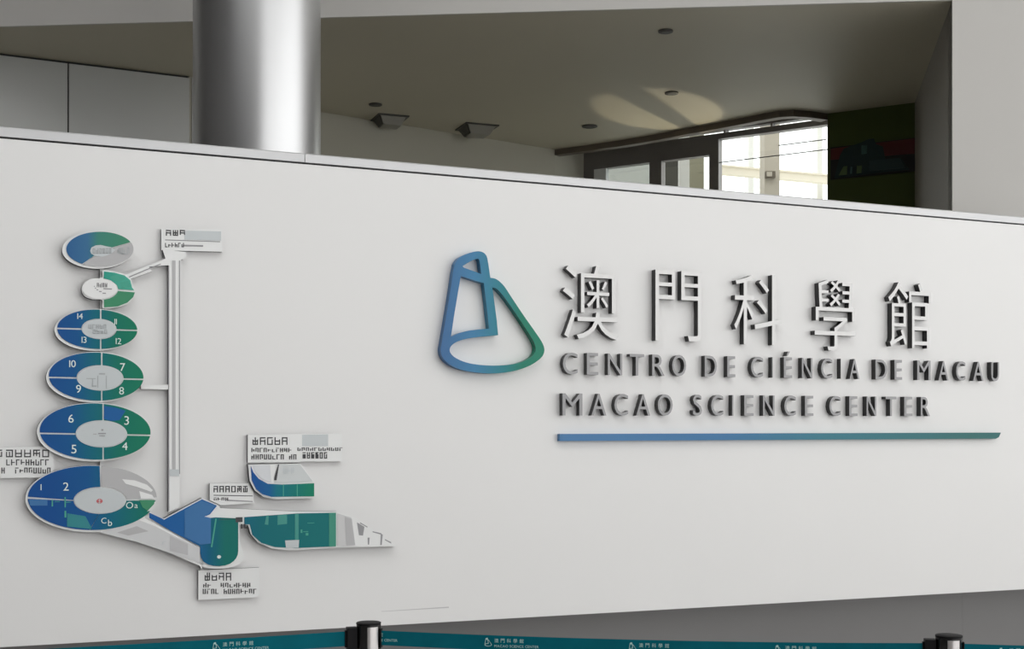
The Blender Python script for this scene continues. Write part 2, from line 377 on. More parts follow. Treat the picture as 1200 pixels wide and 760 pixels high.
# beam with its bracket
b0, b1 = Vector((*pxd(838.5, 15.9), 0)), Vector((*pxd(990, 16.65), 0))
BF = Frame(b0, (b1 - b0)); zt = BF.uv(842, 194.5)[1]; zb2 = BF.uv(842, 203)[1]
bm = tag(empty('terrace_beam', BF.mw(0, ZU, 0)), 'cream horizontal beam passing behind the beige post outside', 'beam')
L = (b1 - b0).length
linked('rail', mesh(*merge([box(0, L, zb2 - ZU, zt - ZU, -.1, 0), box(0, L, zt - ZU, zt - ZU + .02, -.12, .02)])), M_CREAM, bm)
for u in (.05, L - .05): linked('leg', mesh(*box(u - .05, u + .05, -.02, zb2 - ZU, -.1, 0)), M_CREAM, bm)
PF = Frame(pxd(902, 14.455), (1, 0)); c = PF.uv(902, 205)
br = tag(empty('post_bracket', PF.mw(*c, 0)), 'small brown bracket box on the beige post outside', 'bracket')
linked('housing', mesh(*box(-.055, .055, -.035, .035, 0, .05)), M_TRIMB, br)
linked('cover', mesh(*box(-.045, .015, -.025, .025, .05, .06)), M_BEIGE, br)
# added spot in a made-up housing, standing in for sun reflected onto the ceiling
GLINT_AT = Vector((2.675, 14.25, ZU))
ul = tag(empty('added_glint_spot', Matrix.Translation(GLINT_AT)), 'added black-housed spot outside the window, standing in for reflected sun', 'added light')
linked('housing', mesh(*revolve([(.09, -.02), (.10, .02), (.10, .16), (.085, .16), (.08, .06), (.0, .06)], 24)), M_CLIP, ul)
sd = bpy.data.lights.new('warm_spot', 'SPOT'); sd.energy = 200; sd.color = (1, .84, .60); sd.spot_size = math.radians(19); sd.spot_blend = .3; sd.shadow_soft_size = .03
so = bpy.data.objects.new('warm_spot', sd); COL.objects.link(so); so.parent = ul; so.location = (0, 0, .14)
aim = Vector((1.42, 11.98, ZC)) - (GLINT_AT + Vector((0, 0, .14))); so.rotation_euler = aim.to_track_quat('-Z', 'Y').to_euler()

# ------------------------------------------------------------------ column
cxp, cyp = pxd(301.5, 7.5); R = 73.5 / F * 7.5
colm = tag(empty('column', Matrix.Translation((cxp, cyp, ZU))), 'tall round brushed steel column behind the sign wall', 'column')
linked('shaft', smooth_by(mesh(*revolve([(R, .12), (R, 9 - ZU)], 96))), M_COLUMN, colm)
linked('base_ring', smooth_by(mesh(*revolve([(R + .03, 0), (R + .03, .10), (R + .002, .12)], 96))), M_DARKFR, colm)

# ------------------------------------------------------------------ ceiling fixtures
def wedge(px0, px1, py, label):
    c = on_ceil((px0 + px1) / 2, py); w = (px1 - px0) / F * c[1] / 2
    o = tag(empty('ceiling_fixture', Matrix.Translation((c[0], c[1], ZC)) @ Matrix.Rotation(.36, 4, 'Z')), label, 'ceiling fixture', 'box fixtures under the upper ceiling')
    t, bt = w, w * .66
    V = [(-t, -t, 0), (t, -t, 0), (t, t, 0), (-t, t, 0), (-bt, -bt, -.085), (bt, -bt, -.085), (bt, bt, -.085), (-bt, bt, -.085)]
    linked('housing', mesh(V, [(0, 1, 5, 4), (1, 2, 6, 5), (2, 3, 7, 6), (4, 5, 6, 7), (0, 3, 2, 1)]), M_FIX, o)
    linked('flange', mesh(*box(-t - .02, t + .02, -t - .02, t + .02, -.012, 0)), M_FIXD, o)
    linked('dark_side', mesh([(-t - .003, -t * .9, -.012), (-t - .003, t * .9, -.012), (-bt - .006, bt * .9, -.08), (-bt - .006, -bt * .9, -.08)], [(0, 1, 2, 3)]), M_FIXD, o)  # dark sheet over the left side of the housing
wedge(441, 473, 138, 'tapered ceiling fixture nearest the steel column')
wedge(541, 577, 149, 'tapered ceiling fixture further from the steel column')
for px, py, r, lab in ((780, 36, .055, 'small round recessed downlight near the front edge of the upper ceiling'), (787, 108.5, .06, 'small round downlight beside the warm light patches on the ceiling'),
                       (440, 122, .06, 'small round downlight just in front of the tapered fixture by the column'), (691, 147.5, .075, 'small round downlight near the left end of the window')):
    c = on_ceil(px, py); o = tag(empty('downlight', Matrix.Translation((c[0], c[1], ZC))), lab, 'downlight', 'round downlights in the upper ceiling')
    linked('ring', mesh(*revolve([(r, 0), (r, -.010), (r * .7, -.014), (r * .66, -.004)], 24)), M_FIXD, o)
    linked('lens', mesh(*revolve([(r * .66, -.005), (r * .62, -.0145)], 20)), M_FIXD, o)

# ------------------------------------------------------------------ mural on the green wall
GF = Frame(G0, (G1[0] - G0[0], G1[1] - G0[1]))
K5 = crop(4.8, 830, 120)
mo = GF.uv(1020, 190)
mu = tag(empty('wall_mural', GF.mw(mo[0], mo[1], .002)), 'dark mural of a teal building on a red band, on the green wall', 'mural')
def gp(name, pts, z0, z1, m):
    lp = [(p[0] - mo[0], p[1] - mo[1]) for p in (GF.uv(*q) for q in K5(pts))]
    return linked(name, mesh(*flat_mesh([lp], z0, z1)), m, mu)
gp('board', [(690, 255), (1165, 200), (1165, 388), (690, 436)], 0, .012, mat('mural_black', (.012, .012, .013), .5))
gp('red_band', [(692, 262), (1163, 203), (1163, 290), (692, 325)], .012, .016, mat('mural_red', (.12, .012, .012), .5))
gp('teal_building', [(712, 428), (745, 300), (765, 262), (860, 228), (905, 208), (935, 205), (945, 235), (985, 250), (1000, 320), (1085, 312), (1135, 380), (900, 405)], .016, .020, mat('mural_teal', (.008, .03, .034), .5))
M_MW = mat('mural_window', (.07, .17, .165), .4); M_MW2 = mat('mural_yellow', (.11, .18, .07), .4)
for pts, m in (([(866, 245), (898, 242), (896, 290), (866, 294)], M_MW), ([(765, 362), (786, 360), (784, 408), (738, 412)], M_MW2), ([(840, 360), (868, 357), (866, 398), (838, 402)], M_MW2), ([(805, 365), (815, 364), (813, 402), (803, 403)], M_MW), ([(910, 330), (1080, 315), (1110, 370), (910, 388)], mat('mural_glaze', (.02, .05, .055), .4))):
    gp('window', pts, .020, .023, m)

# ------------------------------------------------------------------ sign letters
ORD = ['first', 'second', 'third', 'fourth', 'fifth', 'sixth', 'seventh']
def letter(ch, px0, px1, py0, py1, depth, offset, face, label, group, cat='letter'):
    """a built-up letter: black return, satin face; px extents as seen"""
    u0 = WALL.uv(px0, py1, .004)[0]; u1 = WALL.uv(px1, py1, depth)[0]
    v0 = WALL.uv((px0 + px1) / 2, py1, .004)[1]; v1 = WALL.uv((px0 + px1) / 2, py0, depth)[1]
    uc = (u0 + u1) / 2
    V, Fc = glyph_at(ch, u0 - uc, u1 - uc, 0, v1 - v0, 0.002, depth, offset)
    root = tag(linked('sign_letter', mesh(V, Fc), M_RET, mw=WALL.mw(uc, v0, 0)), label, cat, group)
    me = mesh(V, Fc); ff = [tuple(p.vertices) for p in me.polygons if p.normal.z > .9]; bpy.data.meshes.remove(me)
    ids = sorted({i for f in ff for i in f}); mp = {i: k for k, i in enumerate(ids)}
    linked('face', mesh([(V[i][0], V[i][1], V[i][2] + .0008) for i in ids], [tuple(mp[i] for i in f) for f in ff]), face, root)
    return root
for k, (ch, x0, x1, y0, y1) in enumerate((('澳', 656, 725, 311, 398), ('門', 764, 822, 317, 400), ('科', 856, 916, 321, 404), ('學', 950, 1003, 328, 411), ('館', 1036, 1091, 331, 408))):
    letter(ch, x0, x1, y0, y1, .042, -.006, M_FACEC, 'large raised Chinese character %s, %s of five in the top row' % (ch, ORD[k]), 'large Chinese sign characters', 'character')
c8, c9 = (lambda x: 640 + x / 4.286), (lambda x: 900 + x / 4.138)
L1 = [('CENTRO', 'CENTRO', [(70, 158), (190, 262), (295, 382), (405, 492), (517, 595), (617, 703)], c8),
      ('DE', 'the first DE', [(780, 857), (893, 950)], c8), ('CI', 'the word after first DE', [(1012, 1090), (1117, 1138)], c8),
      ('ÉNCIA', 'the word after first DE', [(60, 117), (147, 215), (240, 312), (335, 352), (378, 443)], c9),
      ('DE', 'the second DE', [(503, 577), (595, 650)], c9), ('MACAU', 'the last word MACAU', [(705, 788), (808, 875), (893, 957), (975, 1045), (1063, 1120)], c9)]
L2 = [('MACAO', 'the word MACAO', [(68, 182), (213, 302), (328, 412), (437, 522), (545, 635)], c8),
      ('SCIEN', 'the word SCIENCE', [(722, 782), (812, 890), (917, 940), (978, 1042), (1072, 1147)], c8),
      ('CE', 'the word SCIENCE', [(62, 135), (162, 220)], c9),
      ('CENTER', 'the word CENTER', [(280, 352), (376, 434), (460, 525), (552, 622), (642, 700), (722, 785)], c9)]
for rows, nm, ya, yb in ((L1, 'upper', (656, 412.6, 438.6), (1172, 424.2, 446.8)), (L2, 'lower', (656, 460.6, 486.6), (1090, 464.9, 487.4))):
    done = {}
    for w, wn, xs, cf in rows:
        for ch, (x0, x1) in zip(w, xs):
            i = done.get(wn, 0); done[wn] = i + 1
            p0, p1 = cf(x0), cf(x1); t = ((p0 + p1) / 2 - ya[0]) / (yb[0] - ya[0])
            y0 = ya[1] + (yb[1] - ya[1]) * t; y1 = ya[2] + (yb[2] - ya[2]) * t
            if ch == 'É': y0 -= 7
            letter(ch, p0, p1, y0, y1, .038, 0.0, M_FACEL, 'raised letter %s, %s letter of %s, %s Latin line' % (ch, ORD[i], wn, nm), 'letters of the %s Latin sign line' % nm)

# ------------------------------------------------------------------ plates on the sign wall
def centre(pts, n=0):
    q = [WALL.uv(p[0], p[1], n) for p in pts]; return ((min(a for a, _ in q) + max(a for a, _ in q)) / 2, min(b for _, b in q))
class Plate:
    """a piece standing proud of the sign wall: base body plus inlays, outlines given in picture columns and rows"""
    def __init__(s, name, loops, t, m, label, cat, group=None, n0=.002, body='plate', edge=True):
        s.t = t; s.c = centre(loops[0], t)
        s.root = tag(empty(name, WALL.mw(s.c[0], s.c[1], 0)), label, cat, group)
        s.base = linked(body, mesh(*flat_mesh([s.l(q, t) for q in loops], n0, t)), m, s.root)
        if edge:
            me = s.base.data; me.materials.append(M_EDGE)
            for p in me.polygons:
                if p.normal.z < .9: p.material_index = 1
    def l(s, pts, n): return [(a - s.c[0], b - s.c[1]) for a, b in (WALL.uv(p[0], p[1], n) for p in pts)]
    def inlay(s, name, loops, m, h=.004, lift=0.0, parent=None):
        return linked(name, mesh(*flat_mesh([s.l(q, s.t) for q in loops], s.t + lift + .0003, s.t + lift + h)), m, parent or s.root)
    def text(s, name, txt, px, py, hpx, m, lift=.0045, parent=None, wide=1.0):
        u, v = s.l([(px, py)], s.t)[0]; v2 = s.l([(px, py - hpx)], s.t)[0][1]
        return linked(name, mesh(*text_at(txt, u, v, v2 - v, s.t + lift, s.t + lift + .001, wide=wide)), m, parent or s.root)
    def strokes(s, name, boxes, m, lift=.0005, parent=None):
        ms = []
        for x0, y0, x1, y1 in boxes:
            (a, b), (c, d) = s.l([(x0, y1), (x1, y0)], s.t); ms.append(box(a, c, b, d, s.t + lift, s.t + lift + .0008))
        return linked(name, mesh(*merge(ms)), m, parent or s.root)
def ell(cx, cy, rx, ry, n=72, a0=0, a1=360):
    return [(cx + rx * math.cos(math.radians(a0 + (a1 - a0) * k / n)), cy - ry * math.sin(math.radians(a0 + (a1 - a0) * k / n))) for k in range(n if a1 - a0 == 360 else n + 1)]
def sector(cx, cy, rx, ry, o, q, gx, gy, g=.9, tilt=1.2):
    """quadrant q (0 = upper right, anticlockwise) of a ring round the core o = (x, y, rx, ry), cut by the dividing lines x = gx, y = gy"""
    def arc(ex, ey, ax, ay):
        lim = lambda t: max(-.98, min(.98, t))
        def vert(x): return math.degrees(math.acos(lim((x - ex) / ax)))
        def hori(y): return math.degrees(math.asin(lim((ey - y) / ay)))
        lo, hi = ((hori(gy - g), vert(gx + g)), (vert(gx - g), 180 - hori(gy - g)), (180 - hori(gy + g), 360 - vert(gx - g)), (360 - vert(gx + g), 360 + hori(gy + g)))[q]
        return ell(ex, ey, ax, ay, 20, lo, hi)
    pts = arc(cx, cy, rx, ry) + arc(*o)[::-1]
    return [(x, y + tilt * (x - cx) / rx) for x, y in pts]
def pseudo(x0, x1, y0, y1, n, dens=3):
    """illegibly small print: little groups of strokes, one group per character"""
    out = []; w = (x1 - x0) / n
    for i in range(n):
        a, b = x0 + i * w + w * .10, x0 + (i + 1) * w - w * .14
        if random.random() < .08 and dens < 3: continue
        k = random.choice((1, 2, 2)) if dens < 3 else random.choice((2, 2, 3))
        sw = min((b - a) * .34, 1.3)
        for j in range(k):
            xx = a + (b - a - sw) * (j / max(k - 1, 1)); top = y0 + random.choice((0, 0, .3)) * (y1 - y0)
            out.append((xx, top, xx + sw, y1 - random.choice((0, 0, .15)) * (y1 - y0)))
        for yy in random.sample((.0, .42, .84), 1 if dens < 3 else 2):
            out.append((a, y0 + yy * (y1 - y0), b, y0 + (yy + .16) * (y1 - y0)))
    return out
BG = [(0, hexl('0b4c90')), (.28, hexl('0a5590')), (.45, hexl('04667f')), (.56, hexl('046c74')), (.72, hexl('067462')), (1, hexl('0a7c5c'))]
def dgrad(rx): 
    half = rx / F * 5.9; return grad('printed_blue_green', BG, half)
T = .04
DG = 'floor plan discs of the wall diagram'
def disc(cx, cy, rx, ry, ox, oy, orx, ory, label, quads=(0, 1, 2, 3), nums=(), shift=2.2, g=.9):
    p = Plate('floor_plan_disc', [ell(cx - shift / 2, cy + shift * .3, rx + shift / 2, ry + shift * .4)], T, M_PLATE, label, 'diagram disc', DG)
    m = dgrad(rx)
    for q in quads:
        lp = sector(cx + .4, cy, rx - .6, ry - .6, (ox, oy, orx + .4, ory + .4), q, ox + 2, oy + .6, g)
        p.inlay('plan_sector', [lp], m)
    if orx: p.inlay('plan_core', [ell(ox, oy, orx, ory, 48)], M_OVAL, .0045)
    for s_, x, y, h in nums: p.text('numeral', s_, x, y, h, M_NUM)
    return p
# top disc: a grey wedge at the lower right, blue-green for the rest
p = Plate('floor_plan_disc', [ell(114.3, 292.8, 41.5, 21.8)], T, M_PLATE, 'topmost diagram disc, blue and green with a grey wedge', 'diagram disc', DG)
m = grad('printed_blue_green', [(0, hexl('2a5f95')), (.35, hexl('3a6f98')), (.5, hexl('3f8578')), (1, hexl('448e6c'))], 39 / F * 5.9)
cA = (117, 291.8)
p.inlay('plan_sector', [ell(*cA, 39.3, 20.3, 50, 24, 238) + [(120, 293)]], m)
p.inlay('plan_sector', [ell(*cA, 39.3, 20.3, 40, 240, 382) + [(121, 293.4)]], M_GREYI)
p.inlay('plan_core', [[(105.5, 294), (107, 290), (112, 287.5), (118, 287), (124, 288.5), (130, 289.5), (135, 293), (131, 296.5), (125, 299.5), (119, 301), (112, 300), (107, 297.5)]], M_OVAL, .0048)
p.strokes('tiny_print', pseudo(108, 131, 291, 297, 6), M_SOFT, .005)
p.strokes('tiny_print', pseudo(137, 152, 290, 298, 4, 2), M_SOFT, .0045)
# second disc: white oval with a green part on the right
p = Plate('floor_plan_disc', [catmull([(95.5, 339), (99, 331), (108, 326.3), (119.5, 325), (120.5, 316.5), (134, 318), (147, 321.5), (154, 328), (156, 336), (159.3, 341), (157, 348), (149, 356), (136, 360.2), (120.5, 361), (119.5, 351.5), (108, 350.5), (99, 346.5)], 4)], T, M_PLATE, 'small white oval diagram disc with green half at its right', 'diagram disc', DG)
p.inlay('plan_sector', [[(122, 318), (134, 319.3), (146, 322.8), (152.6, 328.3), (154.7, 336.8), (157, 340), (138.5, 338.5), (137, 334), (130, 328.5), (121.4, 326)]], grad('printed_teal', [(0, hexl('118f80')), (1, hexl('4fae98'))], .06))
p.inlay('pale_patch', [catmull([(129, 325), (134, 322.5), (141, 323.5), (146, 326), (142, 329), (134, 328.5)], 4)], M_LTEAL, .001, .004)
p.inlay('pale_patch', [[(140, 331), (150, 329), (153, 336), (143, 337.5)]], M_LTEAL, .001, .004)
p.inlay('plan_sector', [[(121.8, 351)] + ell(117, 338.5, 21.5, 13, 10, -62, -10) + [(158, 342.5), (156, 348), (149, 354.5), (138, 358.8), (122, 360)]], M_GRNS)
p.inlay('plan_core', [ell(116.8, 338.3, 20.5, 12, 48)], M_PLATE, .0045)
p.strokes('tiny_print', pseudo(113, 126, 331.5, 336.5, 4) , M_INKG, .005)
p.strokes('tiny_print', [(110, 335, 111, 336), (111, 337, 112.5, 338), (113, 339, 115, 340), (116, 341, 119, 342), (120, 343, 124, 344), (121, 338, 131, 338.8)], M_INKG, .005)
p = disc(113.5, 385.6, 47.5, 23.7, 116, 385.2, 20.3, 11.6, 'third diagram disc from the top, numbered 14, 11, 13 and 12',
         nums=(('14', 90.5, 373.5, 6.5), ('11', 134, 380, 6.5), ('13', 95.5, 401.5, 7), ('12', 135.5, 403, 7)))
p.strokes('tiny_print', pseudo(103, 125, 380, 385, 5, 2) + pseudo(108, 126, 386, 391, 4), M_SOFT, .005)
p = disc(112.2, 441, 56, 28.8, 117.2, 442.5, 27.2, 14.6, 'fourth diagram disc from the top, numbered 10, 7, 9 and 8',
         nums=(('10', 81, 430, 8), ('7', 140.5, 434.5, 9), ('9', 89, 460, 9), ('8', 139.5, 462, 8.5)))
p.strokes('tiny_print', pseudo(100, 114, 443, 453, 2, 2) + [(114, 440, 115, 454), (116, 437, 123, 438.5), (124, 440, 125, 455), (101, 443, 112, 443.8)], M_SOFT, .005)
p = disc(111, 505.3, 65.5, 33.5, 118.8, 508, 30, 15.6, 'fifth diagram disc from the top, numbered 6, 3, 5 and 4',
         nums=(('6', 80, 495, 9.5), ('3', 145.5, 497.5, 10), ('5', 83.5, 531, 10), ('4', 143, 527, 9)))
p.inlay('blue_patch', [[(122, 475.5), (136, 477.5), (147, 481), (140, 492), (130, 493), (121.5, 490.5)]], M_BLUEI, .001, .004)
p.strokes('tiny_print', [(118.5, 502.5, 121, 504.5), (115, 507, 124, 508.3), (116, 510, 123, 510.8), (109, 508, 113, 508.6)], M_INKG, .005)
# ground floor disc: blue, teal and green ring with a grey upper right quarter, and its sloping ramp
p = Plate('floor_plan_disc', [ell(106.5, 584, 76.8, 39, 60, 30, 288) + [(150, 627), (234, 662.5), (236, 667), (240, 655), (236, 637), (203, 620), (182, 611), (170, 606)] + ell(106.5, 584, 76.8, 39, 12, -20, 24)],
          T, M_PLATE, 'largest diagram disc at the bottom, blue and green with a ramp', 'diagram disc', DG)
m = dgrad(76)
cF = (107.5, 583)
p.inlay('plan_sector', [ell(*cF, 75, 37.6, 34, 83, 178) + ell(117, 586, 31, 15.8, 16, 89, 178)[::-1]], m)
p.inlay('plan_sector', [ell(*cF, 75, 37.6, 40, 181.5, 268) + ell(117, 586, 31, 15.8, 16, 182, 268)[::-1]], m)
p.inlay('plan_sector', [ell(*cF, 75, 37.6, 20, 268.4, 336) + [(172, 599), (182.5, 586)] + ell(117, 586, 31, 15.8, 16, 268.4, 359)[::-1]], m)
p.inlay('grey_sector', [ell(*cF, 76, 38, 30, 1, 81.5) + ell(117, 585.5, 31, 15.8, 16, 3, 87)[::-1]], M_GREYI)
p.inlay('white_cutout', [[(143, 561), (158, 562.5), (172, 567.5), (179, 574), (177, 576), (160, 570), (147, 566.5)]], M_PLATE, .001, .004)
p.inlay('white_cutout', [[(163, 575), (178, 579.5), (181, 584), (165, 584)]], M_PLATE, .001, .004)
p.inlay('pale_patch', [[(163, 585.5), (181, 585.5), (180.5, 590), (173, 598), (167, 594)]], M_GRNS, .001, .004)
p.inlay('pale_patch', [[(34, 585), (55.5, 585), (55.5, 592), (35, 592)]], M_LBLUE, .001, .004)
p.inlay('pale_patch', [[(78.5, 601), (100, 604.5), (108, 619.5), (78.5, 616.5)]], mat('teal_patch', hexl('127f86'), .35), .001, .004)
p.inlay('plan_core', [ell(116.8, 586.2, 30, 15, 48)], M_OVAL, .0045)
p.inlay('red_mark', [ell(116.5, 586.8, 3.6, 2.8, 12)], M_RED, .0008, .0046)
p.strokes('tiny_print', [(114.6, 585.6, 118.5, 586.2), (114.4, 588, 118.2, 588.6), (116, 584.4, 116.8, 589.5)], M_OVAL, .0056)
for s_, x, y, h in (('2', 74, 574.5, 9.5), ('1', 47.5, 574, 7), ('O', 147.5, 595.5, 7.5), ('a', 157.5, 595, 6.5), ('C', 118.5, 613, 6.5), ('b', 126.5, 616, 7.5)): p.text('numeral', s_, x, y, h, M_NUM)
p.strokes('tiny_print', [(60.5, 585, 62, 593), (64, 587, 70, 587.8), (75.5, 582, 77, 594), (76, 587.5, 83, 588.5), (75.5, 598, 77.5, 606)], M_LTEAL, .0045)
p.inlay('ramp_deck', [[(117, 623.5), (160, 607.8), (181, 616), (205, 628), (234, 641), (234, 659), (160, 634.5)]], mat('pale_ramp', (.62, .63, .635), .35), .003)
p.inlay('ramp_patch', [[(137, 623.5), (160, 616), (174, 622), (150, 627)]], M_GREYI, .001, .003)  # darker grey patches inlaid on the ramp deck
p.inlay('ramp_patch', [[(199, 627), (220, 637), (220, 650), (199, 645)]], mat('ramp_grey', (.50, .50, .51), .35), .001, .003)
p.strokes('tiny_print', pseudo(178, 195, 634, 638, 3, 2), M_OVAL, .004)

# entrance hall and long wing of the plan
K4 = crop(3.453, 160, 490)
base = K4([(38, 372), (110, 405), (265, 322), (330, 350), (338, 362), (640, 376), (812, 377), (895, 405), (1052, 516), (820, 522), (620, 533), (545, 525), (490, 500), (462, 468), (452, 432), (417, 432), (416, 480), (419, 505), (427, 527), (435, 545), (436, 560), (428, 577), (412, 590), (392, 599), (365, 605), (330, 608), (295, 606), (272, 602), (258, 590), (252, 575), (250, 555), (250, 520), (140, 462), (36, 405)])
p = Plate('wing_plan_plate', [base], T, M_PLATE, 'plan of the entrance hall and long teal wing, pointed at its right end', 'diagram plate')
hm = grad('printed_hall', [(0, hexl('145a9e')), (.42, hexl('1d62a0')), (.62, hexl('056080')), (.8, hexl('0a7068')), (1, hexl('0a7068'))], .21, off=p.l([(232, 620)], T)[0][0])
p.inlay('hall_area', [K4([(52, 381), (112, 409), (150, 390), (300, 402), (320, 400), (411, 404), (411, 535), (409, 550), (403, 564), (393, 576), (378, 587), (358, 594), (335, 597), (310, 596), (288, 590), (271, 579), (261, 562), (257, 542), (257, 517), (140, 455), (52, 402)])], hm)
p.inlay('roof_area', [K4([(112, 409), (265, 327), (325, 352), (296, 388), (272, 397), (300, 402), (150, 390)])], M_BLUEI, .005)
p.inlay('pale_patch', [K4([(194, 370), (262, 332), (318, 352), (292, 386), (270, 396), (300, 402), (300, 505), (258, 510), (194, 478)])], M_LBLUE, .001, .005)
p.inlay('glazing_line', [K4([(318, 405), (324, 405), (306, 520), (300, 520)])], M_LTEAL, .001, .004)
p.inlay('map_dot', [ell(256.5, 652, 2.3, 2, 16)], M_NUM, .001, .004)
p.strokes('tiny_print', [(256.5, 607.5, 276, 608.5), (276, 605.5, 284, 611.5), (282, 613.5, 284, 619), (285, 613.5, 287.5, 618), (286, 617, 289, 619)], M_INK, .0045)
p.inlay('wing_area', [K4([(436, 399), (650, 384), (806, 381), (806, 517), (640, 524), (560, 520), (505, 503), (468, 470), (458, 428), (436, 428)])], grad('printed_wing', [(0, hexl('0a6480')), (.35, hexl('086c74')), (1, hexl('0a7072'))], .2))
for q in ([(525, 392), (534, 391), (532, 430), (518, 428)], [(570, 390), (608, 388), (608, 426), (570, 430)], [(640, 386), (655, 385), (655, 522), (640, 523)]): p.inlay('pale_patch', [K4(q)], mat('teal_slit', hexl('2f8f84'), .35), .001, .004)
p.inlay('pale_patch', [K4([(600, 493), (657, 491), (655, 522), (604, 524)])], M_OVAL, .001, .0045)
p.strokes('tiny_print', [(352, 620, 354, 624), (355, 622, 361, 623), (358, 624, 361, 627), (360, 612, 368, 612.8)], M_LTEAL, .0045)
p.inlay('pale_patch', [K4([(778, 382), (806, 381), (806, 517), (778, 518)])], mat('teal_bay', hexl('2a8a74'), .35), .001, .004)
p.inlay('grey_bay', [K4([(812, 384), (868, 400), (884, 512), (812, 516)])], mat('pale_bay', (.6, .6, .6), .35), .003)
p.inlay('grey_bay', [K4([(842, 397), (870, 406), (884, 512), (848, 514)])], M_GREYI, .001, .003)
for q in ([(892, 420), (922, 438), (916, 474), (900, 472)], [(988, 465), (996, 470), (992, 512), (986, 512)], [(935, 482), (943, 482), (941, 510), (936, 510)], [(955, 456), (990, 464), (990, 470), (955, 460)], [(1005, 488), (1030, 500), (1030, 506), (1005, 492)], [(905, 420), (935, 438), (933, 441), (903, 424)]): p.inlay('dark_mark', [K4(q)], M_INKG, .001)
# small corner block
p = Plate('corner_plan_plate', [K4([(452, 187), (664, 183), (722, 258), (722, 322), (560, 326), (512, 316), (478, 290), (458, 252)])], T, M_PLATE, 'small plan block with a curved blue-green front', 'diagram plate')
p.inlay('front_strip', [K4([(462, 192), (472, 218), (494, 244), (530, 264), (590, 267), (718, 262), (718, 315), (545, 317), (510, 307), (484, 286), (466, 250)])], grad('printed_strip', [(0, hexl('14509a')), (.3, hexl('0f5f96')), (.42, hexl('0b7484')), (1, hexl('0d8062'))], .155))
p.inlay('glass_area', [K4([(470, 190), (540, 187), (545, 258), (510, 248), (484, 224)])], mat('pale_glazing', (.66, .68, .70), .3), .003)
p.inlay('glass_area', [K4([(572, 186), (660, 185), (712, 254), (560, 260)])], mat('pale_glazing', (.60, .63, .63), .3), .003)
p.inlay('dark_mark', [K4([(572, 186), (576, 186), (566, 250), (556, 250), (558, 236)])], M_INK, .0015, .003)
p.strokes('tiny_print', pseudo(327, 345, 547.5, 555, 4, 2), M_OVAL, .0035)
for x in (592, 648): p.inlay('joint_line', [K4([(x, 266), (x + 3, 266), (x + 3, 315), (x, 315)])], M_LTEAL, .001, .004)

# mast that carries the discs, and the lift tower
p = Plate('diagram_mast', [[(117, 308), (121.6, 308), (121.6, 560), (117, 560)]], .020, M_PLATE, 'thin white mast running down behind the stacked discs', 'diagram mast')
K1 = crop(4.752, 20, 250)
tw = [(195.6, 303), (195.6, 312), (175, 311), (178, 309), (194, 304)]
p = Plate('lift_tower_plate', [K1([(810, 200), (940, 214), (944, 236), (926, 254), (912, 258), (912, 1462), (906, 1476), (905, 1636), (842, 1662), (842, 980), (690, 976), (690, 956), (842, 952), (842, 288), (735, 296), (752, 322), (610, 372), (600, 342), (730, 290), (800, 262), (826, 250)])],
          .028, M_PLATE, 'tall white lift tower strip with arms reaching to the discs', 'diagram tower')
p.inlay('grey_stripe', [K1([(864, 262), (882, 262), (882, 1450), (864, 1450)])], M_GREYI, .002)
p.inlay('edge_line', [K1([(902, 262), (907, 262), (907, 1450), (902, 1450)])], M_INKG, .002)
p.inlay('edge_line', [K1([(842, 290), (847, 290), (847, 1655), (842, 1655)])], M_INKG, .002)
p.inlay('joint_box', [K1([(850, 1424), (902, 1424), (902, 1462), (850, 1462)])], M_OVAL, .003)
p.inlay('edge_line', [K1([(806, 215), (812, 215), (812, 246), (806, 250)])], M_INK, .002)
p.inlay('edge_line', [K1([(612, 356), (735, 304), (800, 278), (800, 283), (736, 309), (614, 361)])], M_INKG, .002)

# ------------------------------------------------------------------ caption plates
def caption(outline, label, rows, extra=()):
    p = Plate('caption_plate', [outline], .022, M_PLATE, label, 'caption plate', 'caption plates of the wall diagram')
    for x0, x1, y0, y1, n, d in rows: p.strokes('caption_line', pseudo(x0, x1, y0, y1, n, d), M_INK)
    for q, m in extra: p.inlay('caption_rule', [q], m, .001)
    return p
caption(K1([(803, 86), (1144, 84), (1142, 213), (803, 205)]), 'caption plate on top of the lift tower', [(193.5, 218, 269.5, 276, 3, 3), (193, 216, 284.5, 289.5, 6, 2)],
        [([(193.5, 280.4), (258, 282.6), (258, 283.6), (193.5, 281.4)], M_INKG), ([(214, 286.5), (238, 287), (238, 289), (214, 288.5)], M_INKG), ([(216, 270), (259, 271), (259, 282), (216, 280.6)], M_OVAL)])
caption([(-42, 524), (62.8, 523), (62.8, 559), (-42, 560.5)], 'caption plate beside the bottom discs at the left edge of the view', [(-38, 4, 526.5, 535, 4, 3), (6, 59, 526.5, 535.5, 5, 3), (-38, 0, 538, 544.5, 8, 2), (1, 58, 538, 545, 10, 2), (-38, 0, 548, 554.5, 8, 2), (1, 60, 547.5, 554.5, 11, 2)])
caption(K4([(296, 263), (454, 262), (464, 284), (474, 300), (474, 342), (340, 352), (296, 330)]), 'small caption plate above the entrance hall plan', [(249.5, 291, 569, 576.5, 6, 3), (250, 268, 582.5, 586.5, 4, 2)], [(K4([(312, 309), (470, 312), (470, 315), (312, 312)]), M_INK), (K4([(365, 328), (470, 334), (470, 338), (365, 333)]), M_INKG)])
caption(K4([(450, 66), (660, 62), (832, 60), (832, 174), (664, 174), (660, 177), (450, 179)]), 'wide caption plate above the small corner block plan', [(295, 338, 512, 521, 5, 3), (294, 342, 524.5, 529.5, 10, 2), (348, 402, 524, 528, 11, 2), (294, 348, 532, 538, 11, 2), (354, 384, 529.5, 537, 6, 3)], [(K4([(670, 66), (775, 64), (775, 112), (670, 112)]), M_OVAL)])
